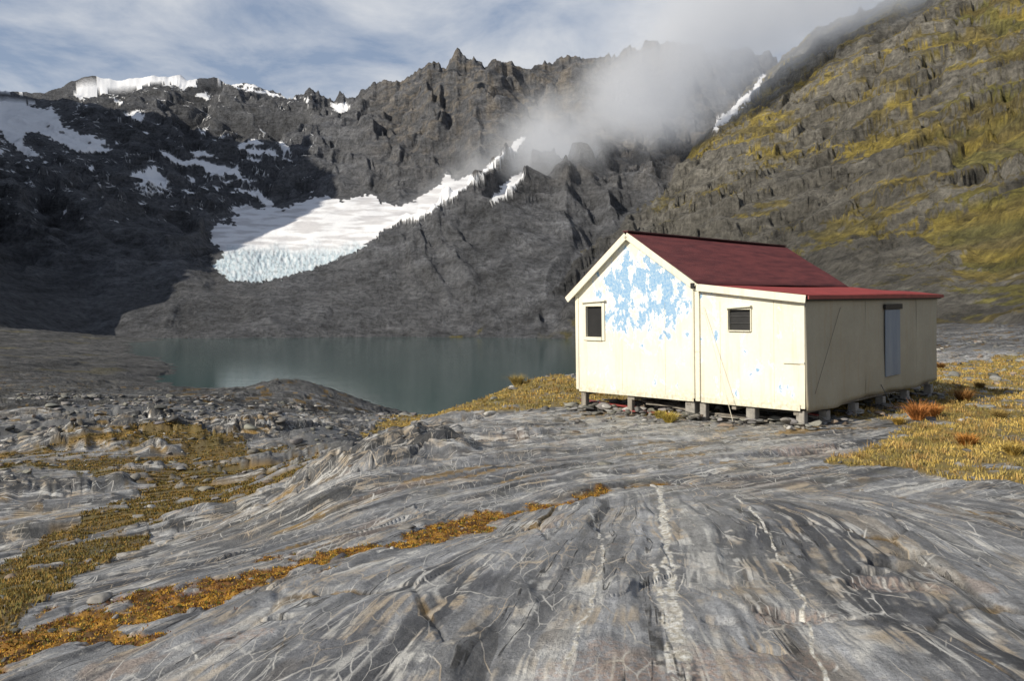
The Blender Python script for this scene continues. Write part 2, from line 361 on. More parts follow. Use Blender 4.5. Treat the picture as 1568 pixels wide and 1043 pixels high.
# -- mountains & far
xm=X[k0:];ym=Y[k0:];zm=Z[k0:];um=U[k0:];vm=V[k0:]
gzr=np.abs(np.gradient(zm,axis=0)/np.gradient(RR[k0:],axis=0))
cm=np.zeros(xm.shape+(3,))
st=fbm((xm*.9+zm*.5)/140,(zm*.95-xm*.45)/9,4,230); s2=fbm(xm/14,(zm+ym*.3)/10,5,235,.6); s3=fbm(xm/120,ym/120,3,240)
s4=fbm(xm/3,(zm+ym*.4)/2.5,3,236,.6)
b=.118+.090*s2+.065*st+.03*s3
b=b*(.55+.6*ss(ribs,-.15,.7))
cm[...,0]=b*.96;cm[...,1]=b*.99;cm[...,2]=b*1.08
left_shade=ss(um,560,330)
cm*=(1-.16*left_shade)[...,None]  # shade on the left wall put into its rock colour
scr=ss(fbm(xm/60,zm/25,4,250)+ss(vm,380,500)*.3,.1,.35)*(~isR)
mixc(cm,(.13,.132,.14),scr*.45)
mixc(cm,(.23,.19,.14),ss(vm,330,150)*ss(um,520,640)*ss(s2+.3*s3,-.15,.35)*.65*(~isR))
rm=isR.astype(float)
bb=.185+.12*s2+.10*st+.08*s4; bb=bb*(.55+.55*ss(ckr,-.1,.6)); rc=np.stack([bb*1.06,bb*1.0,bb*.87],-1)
bwt=rm*ss(um,820,1050)
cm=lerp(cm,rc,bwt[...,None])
cm*=(1-.34*rm*ss(vm,230,400)*ss(um,1560,1250)*ss(vm,520,480))[...,None]  # cloud shade on the lower right slopes, painted into the rock colour
gn=fbm((xm*.8+zm*.6)/60,(zm*.8-xm*.6)/22,5,260,.6)+.45*fbm(xm/8,zm/6,4,265,.6)-.15*(ckr-.3)+.30*(.75-gzr).clip(-.6,.6)+.15*s4
gu=ss(um,1000,1300)*.16+ss(vm,330,120)*.15+ss(um,1380,1520)*.18
gm=rm*ss(gn+gu,.24,.32)
gsp=(.85+.8*s4).clip(.35,1.6)
gmc=lerp(np.array((.23,.18,.05)),np.array((.46,.35,.055)),(ss(fbm(xm/25,zm/15,4,270),.0,.22)*.85)[...,None])
gmc=lerp(gmc,np.array((.20,.205,.04)),(ss(um,1380,1480)*ss(fbm(xm/20,zm/12,4,272),-.1,.25)*.6)[...,None])
gmc=lerp(gmc,np.array((.10,.105,.035)),(ss(vm,280,420)*.5*ss(um,1480,1330))[...,None])*gsp[...,None]  # lower-slope grass darkened too, part of the same painted cloud shade
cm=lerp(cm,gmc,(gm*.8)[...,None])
olv=rm*ss(um,620,900)*(1-ss(um,1000,1150))*ss(gn,.05,.3)*ss(vm,200,330)
mixc(cm,(.13,.115,.06),olv*.5)
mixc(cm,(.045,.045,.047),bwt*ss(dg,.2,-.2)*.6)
SN=[GLAC,SN2,SNL,SNT,SNR]+SNM
uw=um+7*fbm(um/22,vm/16,4,300)+4*pn(um/5,vm/4,303); vw=vm+5*fbm(um/22,vm/16,4,310)+3*pn(um/5,vm/4,313)
sn=np.zeros(xm.shape,bool)
msk=(ym>300)
for i,pl in enumerate(SN): sn|=inpoly(uw,vw,pl)&msk
sc=(fbm(um/24,vm/9,4,320)>.17)&(vm<340)&(um<480)&(vm>125)&msk&(~isR)&(gzr<.50)
sn|=sc
sn&=~((gzr>1.1)&(um<470)&(smo<.9))
snf=sn.astype(float)
scol=np.zeros(cm.shape)+np.array((.76,.77,.80))
dirt=ss(fbm(um/50,vm/7,5,330),-.15,.25)*.6*(smo>.8)*(um>315)
scol=lerp(scol,np.array((.40,.385,.40)),dirt[...,None])
ice=ss(vm-( 380-(um-330)*.02)+14*fbm(um/30,vm/30,3,339),-8,14)*(um<640)
icn=ss(fbm(um/4,vm/10,3,335),-.1,.3)
ic=np.array((.46,.55,.61))*(1-.6*icn[...,None])+np.array((.70,.72,.75))*.6*icn[...,None]
crev=ss(fbm(um/3,vm/5,3,337),.10,.33)[...,None]*.6
ic=ic*(1-crev)+np.array((.17,.20,.22))*crev
scol=lerp(scol,ic,(ice*(um>315))[...,None])
cm=lerp(cm,scol,snf[...,None])
Z[k0:]+=snf*ice*(um>315)*(1.0*rid(um/9,vm/14,3,338)-.5)
w=ismt[k0:][...,None]
fullc=col[k0:].copy()
fb=.095+.06*s2+.05*fbm(xm/5,ym/9,4,345,.6)
fg=np.stack([fb,fb*.99,fb*.98],-1).clip(.02)
gg=ss(fbm(xm/14,ym/30,4,340),.15,.35)*ss(zm,.8,2)
fg=lerp(fg,np.array((.13,.11,.04)),(gg*.5)[...,None])
nn=n1-k0
fullc[nn:]=fg[nn:]
fullc[:nn]=lerp(fullc[:nn],fg[:nn],ss(RR[k0:n1],70,150)[...,None])
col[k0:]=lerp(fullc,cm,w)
col=col.clip(.008,.9)
snowA=np.zeros((nr,nc)); snowA[k0:]=snf*ismt[k0:]
dv=dseg(x+.05*fbm(x*6,y*6,3,350),y,vein)/(.036+.034*fbm(x*0,y*3,3,352))
for q_,w_ in ((vein2,.018),(vein3,.010),(vein4,.010)): dv=np.minimum(dv,dseg(x+.05*fbm(x*3,y*3,4,354),y,q_)/(w_*(1+1.0*fbm(x*2,y*4,3,356))))
vn=full(ss(dv,1.2,.7))
rock=full(1-np.clip(moss+mg+gV+grv+pit,0,1)); rock*= 1-ismt
# ------------------------------------------------------------------ meshes
def gridobj(name,a,b,attrs):
    m=b-a
    co=np.stack([X[a:b],Y[a:b],Z[a:b]],-1).reshape(-1,3).astype(F32)
    idx=np.arange(m*nc).reshape(m,nc)
    q=np.stack([idx[:-1,:-1],idx[:-1,1:],idx[1:,1:],idx[1:,:-1]],-1).reshape(-1,4)
    me=bpy.data.meshes.new(name)
    me.vertices.add(len(co)); me.vertices.foreach_set('co',co.ravel())
    me.loops.add(q.size); me.loops.foreach_set('vertex_index',q[:,::-1].ravel().astype(np.int32))
    me.polygons.add(len(q)); me.polygons.foreach_set('loop_start',np.arange(0,q.size,4,dtype=np.int32))
    me.polygons.foreach_set('use_smooth',np.ones(len(q),bool))
    me.update()
    at=me.attributes.new('Col','FLOAT_COLOR','POINT')
    at.data.foreach_set('color',np.concatenate([col[a:b],np.ones((m,nc,1))],-1).astype(F32).ravel())
    for nm,ar in attrs:
        t=me.attributes.new(nm,'FLOAT','POINT'); t.data.foreach_set('value',ar[a:b].astype(F32).ravel())
    ob=bpy.data.objects.new(name,me); SC.collection.objects.link(ob)
    return ob
ground=gridobj('ground',0,NG,(('p1',full(p1)),('l1',full(l1)),('p2',full(p2)),('l2',full(l2)),('tb',full(tb,1.)),('rock',rock),('vein',vn)))
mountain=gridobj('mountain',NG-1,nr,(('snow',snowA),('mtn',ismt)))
# ------------------------------------------------------------------ material helpers
class NT:
    def __init__(s,name,world=False):
        s.m=bpy.data.worlds.new(name) if world else bpy.data.materials.new(name)
        s.m.use_nodes=True; s.t=s.m.node_tree; s.t.nodes.clear()
    def n(s,ty,ins={},**kw):
        nd=s.t.nodes.new(ty)
        for k,v in kw.items(): setattr(nd,k,v)
        for k,v in ins.items():
            if isinstance(v,bpy.types.NodeSocket): s.t.links.new(v,nd.inputs[k])
            else: nd.inputs[k].default_value=v
        return nd
    def math(s,op,a,b=0.,c=None,clamp=False):
        i={0:a,1:b}
        if c is not None:i[2]=c
        return s.n('ShaderNodeMath',i,operation=op,use_clamp=clamp).outputs[0]
    def mix(s,f,a,b,bt='MIX'):
        nd=s.n('ShaderNodeMix',{},data_type='RGBA',blend_type=bt)
        for k,v in ((0,f),(6,a),(7,b)):
            if isinstance(v,bpy.types.NodeSocket): s.t.links.new(v,nd.inputs[k])
            else: nd.inputs[k].default_value=v if k==0 else (*v[:3],1)
        return nd.outputs[2]
    def fmix(s,f,a,b): return s.math('ADD',s.math('MULTIPLY',a,s.math('SUBTRACT',1.,f)),s.math('MULTIPLY',b,f))
    def noise(s,vec,sc,det=4,ro=.55,dist=0):
        return s.n('ShaderNodeTexNoise',{'Vector':vec,'Scale':sc,'Detail':det,'Roughness':ro,'Distortion':dist}).outputs[0]
    def ramp(s,f,a,b,x=0.,y=1.):
        return s.n('ShaderNodeMapRange',{0:f,1:a,2:b,3:x,4:y},clamp=True).outputs[0]
    def attr(s,n,o=2): return s.n('ShaderNodeAttribute',{},attribute_name=n).outputs[o]
    def bsdf(s,**k):
        b=s.n('ShaderNodeBsdfPrincipled',k); o=s.n('ShaderNodeOutputMaterial',{0:b.outputs[0]}); return b
    def bump(s,h,st,dist,nrm=None):
        i={'Height':h,'Strength':st,'Distance':dist}
        if nrm: i['Normal']=nrm
        return s.n('ShaderNodeBump',i).outputs[0]
    def grey(s,k): return s.n('ShaderNodeCombineColor',{0:k,1:k,2:k}).outputs[0]
# --- ground material
t=NT('schist_ground')
pos=t.n('ShaderNodeNewGeometry').outputs['Position']
rk=t.attr('rock');ve=t.attr('vein');colr=t.attr('Col',0);tbn=t.attr('tb')
def foli(p,l,zz):
    sv=t.n('ShaderNodeCombineXYZ',{0:p,1:t.math('MULTIPLY',l,.32),2:zz}).outputs[0]
    sl=t.n('ShaderNodeCombineXYZ',{0:p,1:t.math('MULTIPLY',l,.05),2:zz}).outputs[0]
    f1=t.noise(sv,9,8,.74)
    v1=t.noise(sl,6.0,2,.55); a=t.ramp(t.math('ABSOLUTE',t.math('SUBTRACT',v1,.5)),.010,.035,1,0)
    v2=t.noise(sl,2.2,5,.55); b_=t.ramp(t.math('ABSOLUTE',t.math('SUBTRACT',v2,.47)),.006,.018,1,0)
    c_=t.ramp(t.math('ABSOLUTE',t.math('SUBTRACT',v2,.56)),.002,.009,1,0)
    return f1,t.math('MAXIMUM',t.math('MULTIPLY',a,.75),b_),c_,v1
fa,la,ca,va=foli(t.attr('p1'),t.attr('l1'),0.); fb_,lb,cb,vb_=foli(t.attr('p2'),t.attr('l2'),7.)
f1=t.fmix(tbn,fa,fb_); ln_=t.fmix(tbn,la,lb); ck=t.fmix(tbn,ca,cb); bnd=t.fmix(tbn,va,vb_)
gr_=t.noise(pos,60,5,.78); md=t.noise(pos,5,8,.74)
k=t.math('MULTIPLY',t.ramp(f1,.3,.7,.58,1.42),t.ramp(gr_,.25,.75,.60,1.40))
k=t.math('MULTIPLY',k,t.ramp(md,.3,.7,.70,1.3))
k=t.math('MULTIPLY',k,t.ramp(bnd,.42,.58,.74,1.22))
nearc=t.mix(1.,colr,t.grey(t.fmix(rk,t.ramp(gr_,.2,.8,.6,1.4),k)),'MULTIPLY')
gate=t.ramp(t.noise(pos,2.2,5,.65),.45,.53)
wp=t.n('ShaderNodeVectorMath',{0:pos,1:t.n('ShaderNodeVectorMath',{0:t.n('ShaderNodeTexNoise',{'Vector':pos,'Scale':1.3,'Detail':3.}).outputs[1],3:.30},operation='SCALE').outputs[0]},operation='ADD').outputs[0]
vo=t.n('ShaderNodeTexVoronoi',{'Vector':t.n('ShaderNodeMapping',{0:wp,2:(0,0,.35),3:(2.4,.6,.3)}).outputs[0],'Scale':1.5},feature='DISTANCE_TO_EDGE').outputs[0]
l3=t.math('MULTIPLY',t.ramp(vo,.003,.016,1,0),t.ramp(t.noise(pos,1.7,3,.6),.48,.54))
vo2=t.n('ShaderNodeTexVoronoi',{'Vector':t.n('ShaderNodeMapping',{0:wp,2:(0,0,-.6),3:(3.1,1.0,.3)}).outputs[0],'Scale':3.0},feature='DISTANCE_TO_EDGE').outputs[0]
l4=t.math('MULTIPLY',t.ramp(vo2,.005,.030,.8,0),t.ramp(t.noise(pos,1.1,3,.6),.49,.55))
big=t.math('MULTIPLY',ve,t.ramp(t.noise(pos,9,4,.7),.38,.48))
lines=t.math('MAXIMUM',t.math('MULTIPLY',ln_,gate),t.math('MAXIMUM',l3,l4))
lines=t.math('MULTIPLY',lines,.85)
lines=t.math('MULTIPLY',lines,rk)
nearc=t.mix(lines,nearc,t.mix(t.ramp(t.noise(pos,2.3,3),.45,.6),(.66,.65,.62),(.50,.41,.30)))
nearc=t.mix(t.math('MULTIPLY',big,rk),nearc,t.mix(t.ramp(t.noise(pos,25,3,.6),.4,.6),(.80,.79,.75),(.50,.46,.38)))
ck=t.math('MULTIPLY',t.math('MULTIPLY',ck,t.ramp(md,.45,.55)),rk)
nearc=t.mix(t.math('MULTIPLY',ck,.85),nearc,(.03,.028,.026))
hn=t.math('ADD',t.math('MULTIPLY',f1,.022),t.math('ADD',t.math('MULTIPLY',gr_,.008),t.math('MULTIPLY',md,.050)))
hn=t.math('SUBTRACT',hn,t.math('MULTIPLY',ck,.012))
t.bsdf(**{'Base Color':nearc,'Roughness':t.ramp(f1,.3,.7,.42,.75),'Specular IOR Level':.4,'Normal':t.bump(hn,1.,1.)})
ground.data.materials.append(t.m)
# --- mountain material
t=NT('mountain_rock')
pos=t.n('ShaderNodeNewGeometry').outputs['Position']; sn_=t.attr('snow'); colr=t.attr('Col',0)
m1=t.noise(pos,.30,9,.76); m3=t.noise(t.n('ShaderNodeMapping',{0:pos,2:(0,.45,0),3:(.06,.06,.4)}).outputs[0],1.,4,.6)
mk=t.math('MULTIPLY',t.ramp(m1,.32,.68,.35,1.65),t.ramp(m3,.3,.7,.8,1.2))
mk=t.fmix(sn_,mk,.97)
h=t.math('MULTIPLY',t.math('ADD',t.math('MULTIPLY',m1,1.3),m3),4.)
h=t.math('MULTIPLY',h,t.math('SUBTRACT',1.,t.math('MULTIPLY',sn_,.9)))
h=t.math('MULTIPLY',h,t.ramp(t.attr('mtn'),0,1,.3,1))
t.bsdf(**{'Base Color':t.mix(1.,colr,t.grey(mk),'MULTIPLY'),'Roughness':.8,'Specular IOR Level':.25,'Normal':t.bump(h,1.,1.)})
mountain.data.materials.append(t.m)
# ------------------------------------------------------------------ lake
def mesh(name,verts,faces,mat=None,parent=None,smooth=False):
    me=bpy.data.meshes.new(name); me.from_pydata(verts,[],faces); me.update()
    if smooth: me.polygons.foreach_set('use_smooth',[True]*len(me.polygons))
    ob=bpy.data.objects.new(name,me); SC.collection.objects.link(ob)
    if mat: me.materials.append(mat)
    if parent: ob.parent=parent
    return ob
w_=NT('water'); pos=w_.n('ShaderNodeNewGeometry').outputs['Position']
mp=w_.n('ShaderNodeMapping',{0:pos,3:(.55,1.6,1)}).outputs[0]
h=w_.math('ADD',w_.noise(mp,1.2,4,.6),w_.math('MULTIPLY',w_.noise(mp,.12,3,.5),1.5))
w_.bsdf(**{'Base Color':w_.mix(w_.ramp(w_.noise(pos,.02,3),.35,.65),(.036,.080,.078),(.052,.104,.096)),'Roughness':.07,'IOR':1.33,'Normal':w_.bump(h,.22,.07)})
mesh('lake',[(-260,60,0),(330,60,0),(330,460,0),(-260,460,0)],[(0,1,2,3)],w_.m)
# ------------------------------------------------------------------ hut
hut=bpy.data.objects.new('hut',None); SC.collection.objects.link(hut)
hut.location=(5.71,15.3,EYE-1.85); hut.rotation_euler=(0,-.018,math.radians(45))
def paint(name,base,peel=0.,dirty=.5):
    p=NT(name); oc=p.n('ShaderNodeTexCoord').outputs['Object']; sep=p.n('ShaderNodeSeparateXYZ',{0:oc})
    big=p.noise(oc,1.3,4,.6); fine=p.noise(oc,14,5,.65)
    k=p.math('MULTIPLY',p.ramp(big,.3,.7,.90,1.05),p.ramp(fine,.3,.7,.95,1.04))
    c=p.mix(1.,base,p.grey(k),'MULTIPLY')
    stn=p.n('ShaderNodeMapping',{0:oc,3:(7,7,.7)}).outputs[0]
    streak=p.ramp(p.noise(stn,1.,5,.6),.52,.75)
    c=p.mix(p.math('MULTIPLY',streak,.30*dirty),c,(.32,.22,.12))
    low=p.ramp(sep.outputs[2],.0,.35,1,0)
    c=p.mix(p.math('MULTIPLY',p.math('MULTIPLY',low,p.ramp(fine,.4,.6)),.5*dirty),c,(.30,.26,.17))
    spot=p.ramp(p.noise(oc,5.5,6,.75),.675,.70)
    c=p.mix(p.math('MULTIPLY',spot,.7*dirty),c,(.33,.20,.10))
    hgt=fine
    if peel:
        ty=p.ramp(p.math('ABSOLUTE',p.math('SUBTRACT',sep.outputs[1],3.75)),.8,2.0,1,0)
        tz=p.ramp(p.math('ABSOLUTE',p.math('SUBTRACT',sep.outputs[2],2.35)),.45,1.5,1,0)
        reg=p.math('MULTIPLY',ty,tz)
        pn_=p.math('ADD',p.noise(p.n('ShaderNodeMapping',{0:oc,3:(1,1.2,.75)}).outputs[0],2.8,9,.70,.3),p.math('MULTIPLY',reg,.175))
        msk=p.ramp(pn_,.635,.655)
        halo=p.ramp(pn_,.565,.61)
        c=p.mix(p.math('MULTIPLY',halo,.85),c,(.78,.79,.77))
        blue=p.mix(p.ramp(p.noise(oc,18,4,.7),.4,.65),(.16,.34,.58),(.38,.52,.64))
        c=p.mix(p.math('MULTIPLY',msk,.95),c,blue)
        fl=p.ramp(p.noise(oc,9,6,.75),.655,.67)
        c=p.mix(p.math('MULTIPLY',fl,.8),c,(.36,.38,.38))
        hgt=p.math('SUBTRACT',p.math('MULTIPLY',fine,.3),p.math('MULTIPLY',halo,.8))
    p.bsdf(**{'Base Color':c,'Roughness':.6,'Specular IOR Level':.3,'Normal':p.bump(hgt,.4,.01)})
    return p.m
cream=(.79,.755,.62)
M_front=paint('cream_paint_peeling',cream,1.,.9); M_side=paint('cream_paint_shaded',(.36,.335,.265),0.,1.3); M_trim=paint('cream_trim',(.76,.73,.60),0.,.9)  # side paint: the front's cream darkened to paint in the wall's shade
def simple(name,c1,c2,sc=8,rough=.6,met=0.,bump=.2,stretch=(1,1,1)):
    p=NT(name); oc=p.n('ShaderNodeMapping',{0:p.n('ShaderNodeTexCoord').outputs['Object'],3:stretch}).outputs[0]
    nz=p.noise(oc,sc,6,.65)
    p.bsdf(**{'Base Color':p.mix(p.ramp(nz,.35,.65),c1,c2),'Roughness':rough,'Metallic':met,'Normal':p.bump(nz,bump,.02)})
    return p.m
M_roof=simple('red_roof_paint',(.052,.011,.013),(.105,.026,.026),2.2,.55,0,.1,(.6,3,3)); M_roof2=simple('bright_red_roof',(.28,.05,.045),(.18,.035,.032),3,.5)
M_dark=simple('dark_interior',(.006,.006,.007),(.012,.012,.013),4,.5); M_wood=simple('weathered_timber',(.16,.145,.125),(.30,.27,.23),10,.85,0,.5,(1,1,.15))
M_conc=simple('concrete_pile',(.20,.19,.175),(.33,.31,.28),9,.9,0,.5); M_blue=simple('blue_grey_panel',(.15,.19,.26),(.23,.27,.32),3,.5,0,.1,(1,1,.2))
M_plank=simple('plank_paint',(.32,.30,.24),(.12,.10,.085),5,.8); M_wire=simple('wire',(.05,.05,.05),(.1,.1,.1),5,.5)
def boxm(name,lo,hi,mat,parent,bev=.006,rot=None):
    bm=bmesh.new(); bmesh.ops.create_cube(bm,size=1)
    for v in bm.verts:
        v.co=Vector([(lo[i]+hi[i])/2+v.co[i]*(hi[i]-lo[i]) for i in range(3)])
    if bev: bmesh.ops.bevel(bm,geom=bm.edges[:],offset=bev,segments=1,affect='EDGES')
    me=bpy.data.meshes.new(name); bm.to_mesh(me); bm.free(); me.materials.append(mat)
    ob=bpy.data.objects.new(name,me); SC.collection.objects.link(ob); ob.parent=parent
    return ob
def beam(name,a,b,wd,ht,mat,parent,up=(0,0,1)):
    a=Vector(a);b=Vector(b);d=(b-a);d.normalize();upv=Vector(up);s=d.cross(upv).normalized();u2=s.cross(d)
    vs=[]
    for q in (a,b):
        for sx,sy in ((-1,-1),(1,-1),(1,1),(-1,1)): vs.append(q+s*sx*wd/2+u2*sy*ht/2)
    return mesh(name,vs,[(0,1,2,3)[::-1],(4,5,6,7),(0,1,5,4),(1,2,6,5),(2,3,7,6),(3,0,4,7)],mat,parent)
def wall(name,outer,holes,x0,x1,mat):
    bm=bmesh.new(); es=[]
    for loop in [outer]+holes:
        vs=[bm.verts.new((x0,p[0],p[1])) for p in loop]
        for i in range(len(vs)): es.append(bm.edges.new((vs[i],vs[(i+1)%len(vs)])))
    bmesh.ops.triangle_fill(bm,use_beauty=True,edges=es)
    r=bmesh.ops.extrude_face_region(bm,geom=bm.faces[:])
    bmesh.ops.translate(bm,vec=Vector((x1-x0,0,0)),verts=[g for g in r['geom'] if isinstance(g,bmesh.types.BMVert)])
    bmesh.ops.recalc_face_normals(bm,faces=bm.faces[:])
    me=bpy.data.meshes.new(name); bm.to_mesh(me); bm.free(); me.materials.append(mat)
    ob=bpy.data.objects.new(name,me); SC.collection.objects.link(ob); ob.parent=hut; return ob
WL,JT,PK,LN=5.79,2.36,4.16,7.9
EL,JZ,PZ,CZ=2.36,2.46,3.66,2.17
w1=[(4.98,1.28),(5.47,1.28),(5.47,2.02),(4.98,2.02)]; w2=[(1.12,1.50),(1.62,1.50),(1.62,1.93),(1.12,1.93)]
wall('front_wall',[(0,0),(WL,0),(WL,EL),(PK,PZ),(JT,JZ),(0,CZ)],[w1,w2],0,.08,M_front)
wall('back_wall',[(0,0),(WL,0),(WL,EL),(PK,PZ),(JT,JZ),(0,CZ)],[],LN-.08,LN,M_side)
NS,NZ=120,24
vs=[];fs=[]
for i in range(NS+1):
    for j in range(NZ+1):
        s=LN*i/NS; z=-.05+(CZ+.03)*j/NZ
        buck=.04*math.sin(s*5.1+1)*max(0,1-z/.6)**1.5+.006*math.sin(s*2.6*math.pi/1.2)+.014*math.sin(s*1.9+z*2.3)
        vs.append((s+.003,-.012-buck*.8,z-.06*max(0,math.sin(s*1.3))*max(0,1-z/.3)))
for i in range(NS):
    for j in range(NZ):
        a=i*(NZ+1)+j; fs.append((a,a+NZ+1,a+NZ+2,a+1))
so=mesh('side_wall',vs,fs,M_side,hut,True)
sm=so.modifiers.new('s','SOLIDIFY'); sm.thickness=.02; sm.offset=1
boxm('side_wall_core',(.09,.03,.0),(LN-.09,.07,CZ-.02),M_dark,hut,0)
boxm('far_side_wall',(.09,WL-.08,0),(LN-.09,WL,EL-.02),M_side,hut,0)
boxm('floor',(.09,.09,.01),(LN-.1,WL-.1,.06),M_wood,hut,0)
for s in (3.0,6.3): boxm('side_joint',(s,-.042,.02),(s+.015,-.030,CZ-.06),M_side,hut,.003)
for tt in (.62,1.82,3.2,4.4): boxm('front_seam',(-.004,tt,.03),(.001,tt+.004,1.25 if 4<tt<5 else 2.1),M_side,hut,0)
boxm('junction_post',(-.05,JT-.06,-.05),(-.002,JT+.05,JZ-.02),M_trim,hut)
boxm('junction_pipe',(-.09,JT+.052,.0),(-.03,JT+.10,JZ-.1),M_trim,hut,.012)
boxm('gutter_end',(-.17,JT-.02,JZ-.07),(-.09,JT+.08,JZ+.05),M_dark,hut,.01)
boxm('corner_trim',(-.016,-.02,-.02),(-.003,.07,CZ-.02),M_trim,hut,.003)
boxm('left_corner_trim',(-.02,WL-.07,-.02),(-.003,WL+.02,EL-.04),M_trim,hut,.003)
boxm('base_board',(-.022,.08,-.07),(-.004,JT-.07,.05),M_trim,hut,.003)
boxm('base_board_main',(-.022,JT+.11,-.07),(-.004,WL-.08,.04),M_trim,hut,.003)
boxm('shelf_mark',(-.04,-.02,.86),(-.018,.42,.90),M_trim,hut,.003)
def window(name,y0,y1,z0,z1,fw,bars=0):
    e=bpy.data.objects.new(name,None); SC.collection.objects.link(e); e.parent=hut
    boxm('frame_left',(-.035,y1+.001,z0-fw),(.0-.002,y1+fw,z1+fw),M_trim,e); boxm('frame_right',(-.035,y0-fw,z0-fw),(-.002,y0-.001,z1+fw),M_trim,e)
    boxm('frame_top',(-.04,y0+.001,z1),(-.002,y1-.001,z1+fw),M_trim,e); boxm('sill',(-.06,y0+.001,z0-fw),(-.002,y1-.001,z0),M_trim,e)
    beam('head_flash',(-.05,y0-fw*1.5,z1+fw+.05),(-.05,y1+fw*1.5,z1+fw+.012),.09,.03,M_trim,e)
    boxm('pane',(.05,y0+.002,z0+.002),(.06,y1-.002,z1-.002),M_dark,e,0)
    for b in range(bars):
        zz=z0+(z1-z0)*(b+1)/(bars+1); boxm('louvre',(.025,y0+.01,zz-.004),(.04,y1-.01,zz+.004),M_wire,e,0)
    return e
window('window',4.98,5.47,1.28,2.02,.085); window('window_louvred',1.12,1.62,1.50,1.93,.022,2)
boxm('side_door',(4.12,-.075,.30),(5.05,-.045,1.86),M_blue,hut,.006); boxm('side_door_top',(4.05,-.10,1.87),(5.15,-.045,1.99),M_dark,hut)
def barge(a,b,nm):
    beam(nm,(-.13,a[0],a[1]),(-.13,b[0],b[1]),.03,.15,M_trim,hut)
barge((WL+.20,EL-.17),(PK+.0,PZ+.0),'barge_left'); barge((PK-.0,PZ+.0),(JT-.02,JZ-.03),'barge_right'); barge((JT-.05,JZ-.045),(-.10,CZ-.04),'barge_leanto')
beam('soffit_left',(-.06,WL+.1,EL-.12),(-.06,PK,PZ-.03),.12,.02,M_trim,hut)
def corr(name,a,b,s0,s1,mat,amp=.014,pitch=.078,droop=0):
    n_=int((s1-s0)/pitch*8); vs=[];fs=[]; ns=10
    a=Vector((0,*a));b=Vector((0,*b));nrm=Vector((0,-(b-a).z,(b-a).y)).normalized()
    if nrm.z<0:nrm=-nrm
    for i in range(n_+1):
        s=s0+(s1-s0)*i/n_; o=amp*math.sin(s/pitch*2*math.pi)
        for k in range(ns+1):
            q=a.lerp(b,k/ns)+nrm*(o+.012*math.sin(s*.9+k)*droop); vs.append((s,q.y,q.z))
    for i in range(n_):
        for k in range(ns):
            c=i*(ns+1)+k; fs.append((c,c+1,c+ns+2,c+ns+1))
    ob=mesh(name,vs,fs,mat,hut,True); m=ob.modifiers.new('s','SOLIDIFY'); m.thickness=.006; return ob
up=.075
corr('roof_right',(PK-.01,PZ+up),(JT-.12,JZ+up-.06),-.15,LN-.1,M_roof,droop=.5)
corr('roof_left',(PK+.01,PZ+up),(WL+.25,EL+up-.20),-.15,LN-.1,M_roof)
corr('roof_leanto',(JT+.05,JZ-.005),(-.16,CZ+.035),-.14,LN+.15,M_roof2,droop=1)
beam('ridge_cap',(-.15,PK,PZ+up+.02),(LN-.1,PK,PZ+up+.02),.16,.03,M_roof,hut)
beam('eave_flashing',(-.12,-.15,CZ-.005),(LN+.15,-.15,CZ-.005),.025,.075,M_roof2,hut)
beam('eave_fascia',(-.05,-.10,CZ-.045),(LN+.1,-.10,CZ-.045),.03,.06,M_dark,hut)
for yy in (.15,1.5,2.6,4.1,5.6): boxm('bearer',(.05,yy,-.17),(LN-.1,yy+.1,-.0),M_wood,hut)
def toLocal(s,tv): 
    return hut.location.x+.7071*(s-tv), hut.location.y+.7071*(s+tv)
def zground(gx,gy):
    rr=math.hypot(gx,gy); tt=math.atan2(gx,gy)
    i=int(np.searchsorted(rows,rr)); j=int(np.searchsorted(th,tt)); return float(Z[min(i,nr-1),min(j,nc-1)])
PILES=[(.06,.12,.17),(.06,1.18,.2),(.06,2.3,.15),(.06,2.62,.24),(.06,4.25,.13),(.06,5.65,.15),(1.1,.12,.18),(2.6,.12,.18),(4.2,.12,.18),(5.8,.12,.18),(7.6,.12,.18),
    (2.5,2.5,.2),(5,2.5,.2),(2.5,4.6,.2),(5,4.6,.2),(2.5,5.6,.2),(5.2,5.6,.2),(7.5,2.5,.2),(7.5,5.6,.2),(1.0,3.6,.2)]
for s,tv,w in PILES:
    gx,gy=toLocal(s+w/2,tv); zg=zground(gx,gy)-hut.location.z-.35
    boxm('pile',(s,tv-w/2,zg),(s+w,tv+w/2,-.17 if s>1 else -.075),M_conc if tv<3 else M_wood,hut,.012)
for i in range(18):
    s=random.uniform(.3,1.6); tv=random.uniform(3.1,5.4) if i<12 else random.uniform(.5,2.0); gx,gy=toLocal(s,tv); zg=zground(gx,gy)-hut.location.z
    a=random.uniform(-.5,.3); L=random.uniform(.4,.9)
    z_=zg+.05+.05*(i%4)
    beam('stored_plank',(s-L*math.sin(a),tv-L*math.cos(a),z_),(s+L*math.sin(a),tv+L*math.cos(a),z_+.04),.16,.03,[M_plank,M_wood,M_wood,M_wood,M_roof2][i%5],hut)
beam('guy_wire',(-.05,2.2,2.0),(-.35,1.35,-.35),.008,.008,M_trim,hut)
beam('guy_wire_side',(1.6,-.06,1.95),(.3,-.08,.25),.006,.006,M_wire,hut); beam('guy_wire_rear',(3.8,-.07,.15),(3.4,-.6,-.55),.012,.012,M_wire,hut)
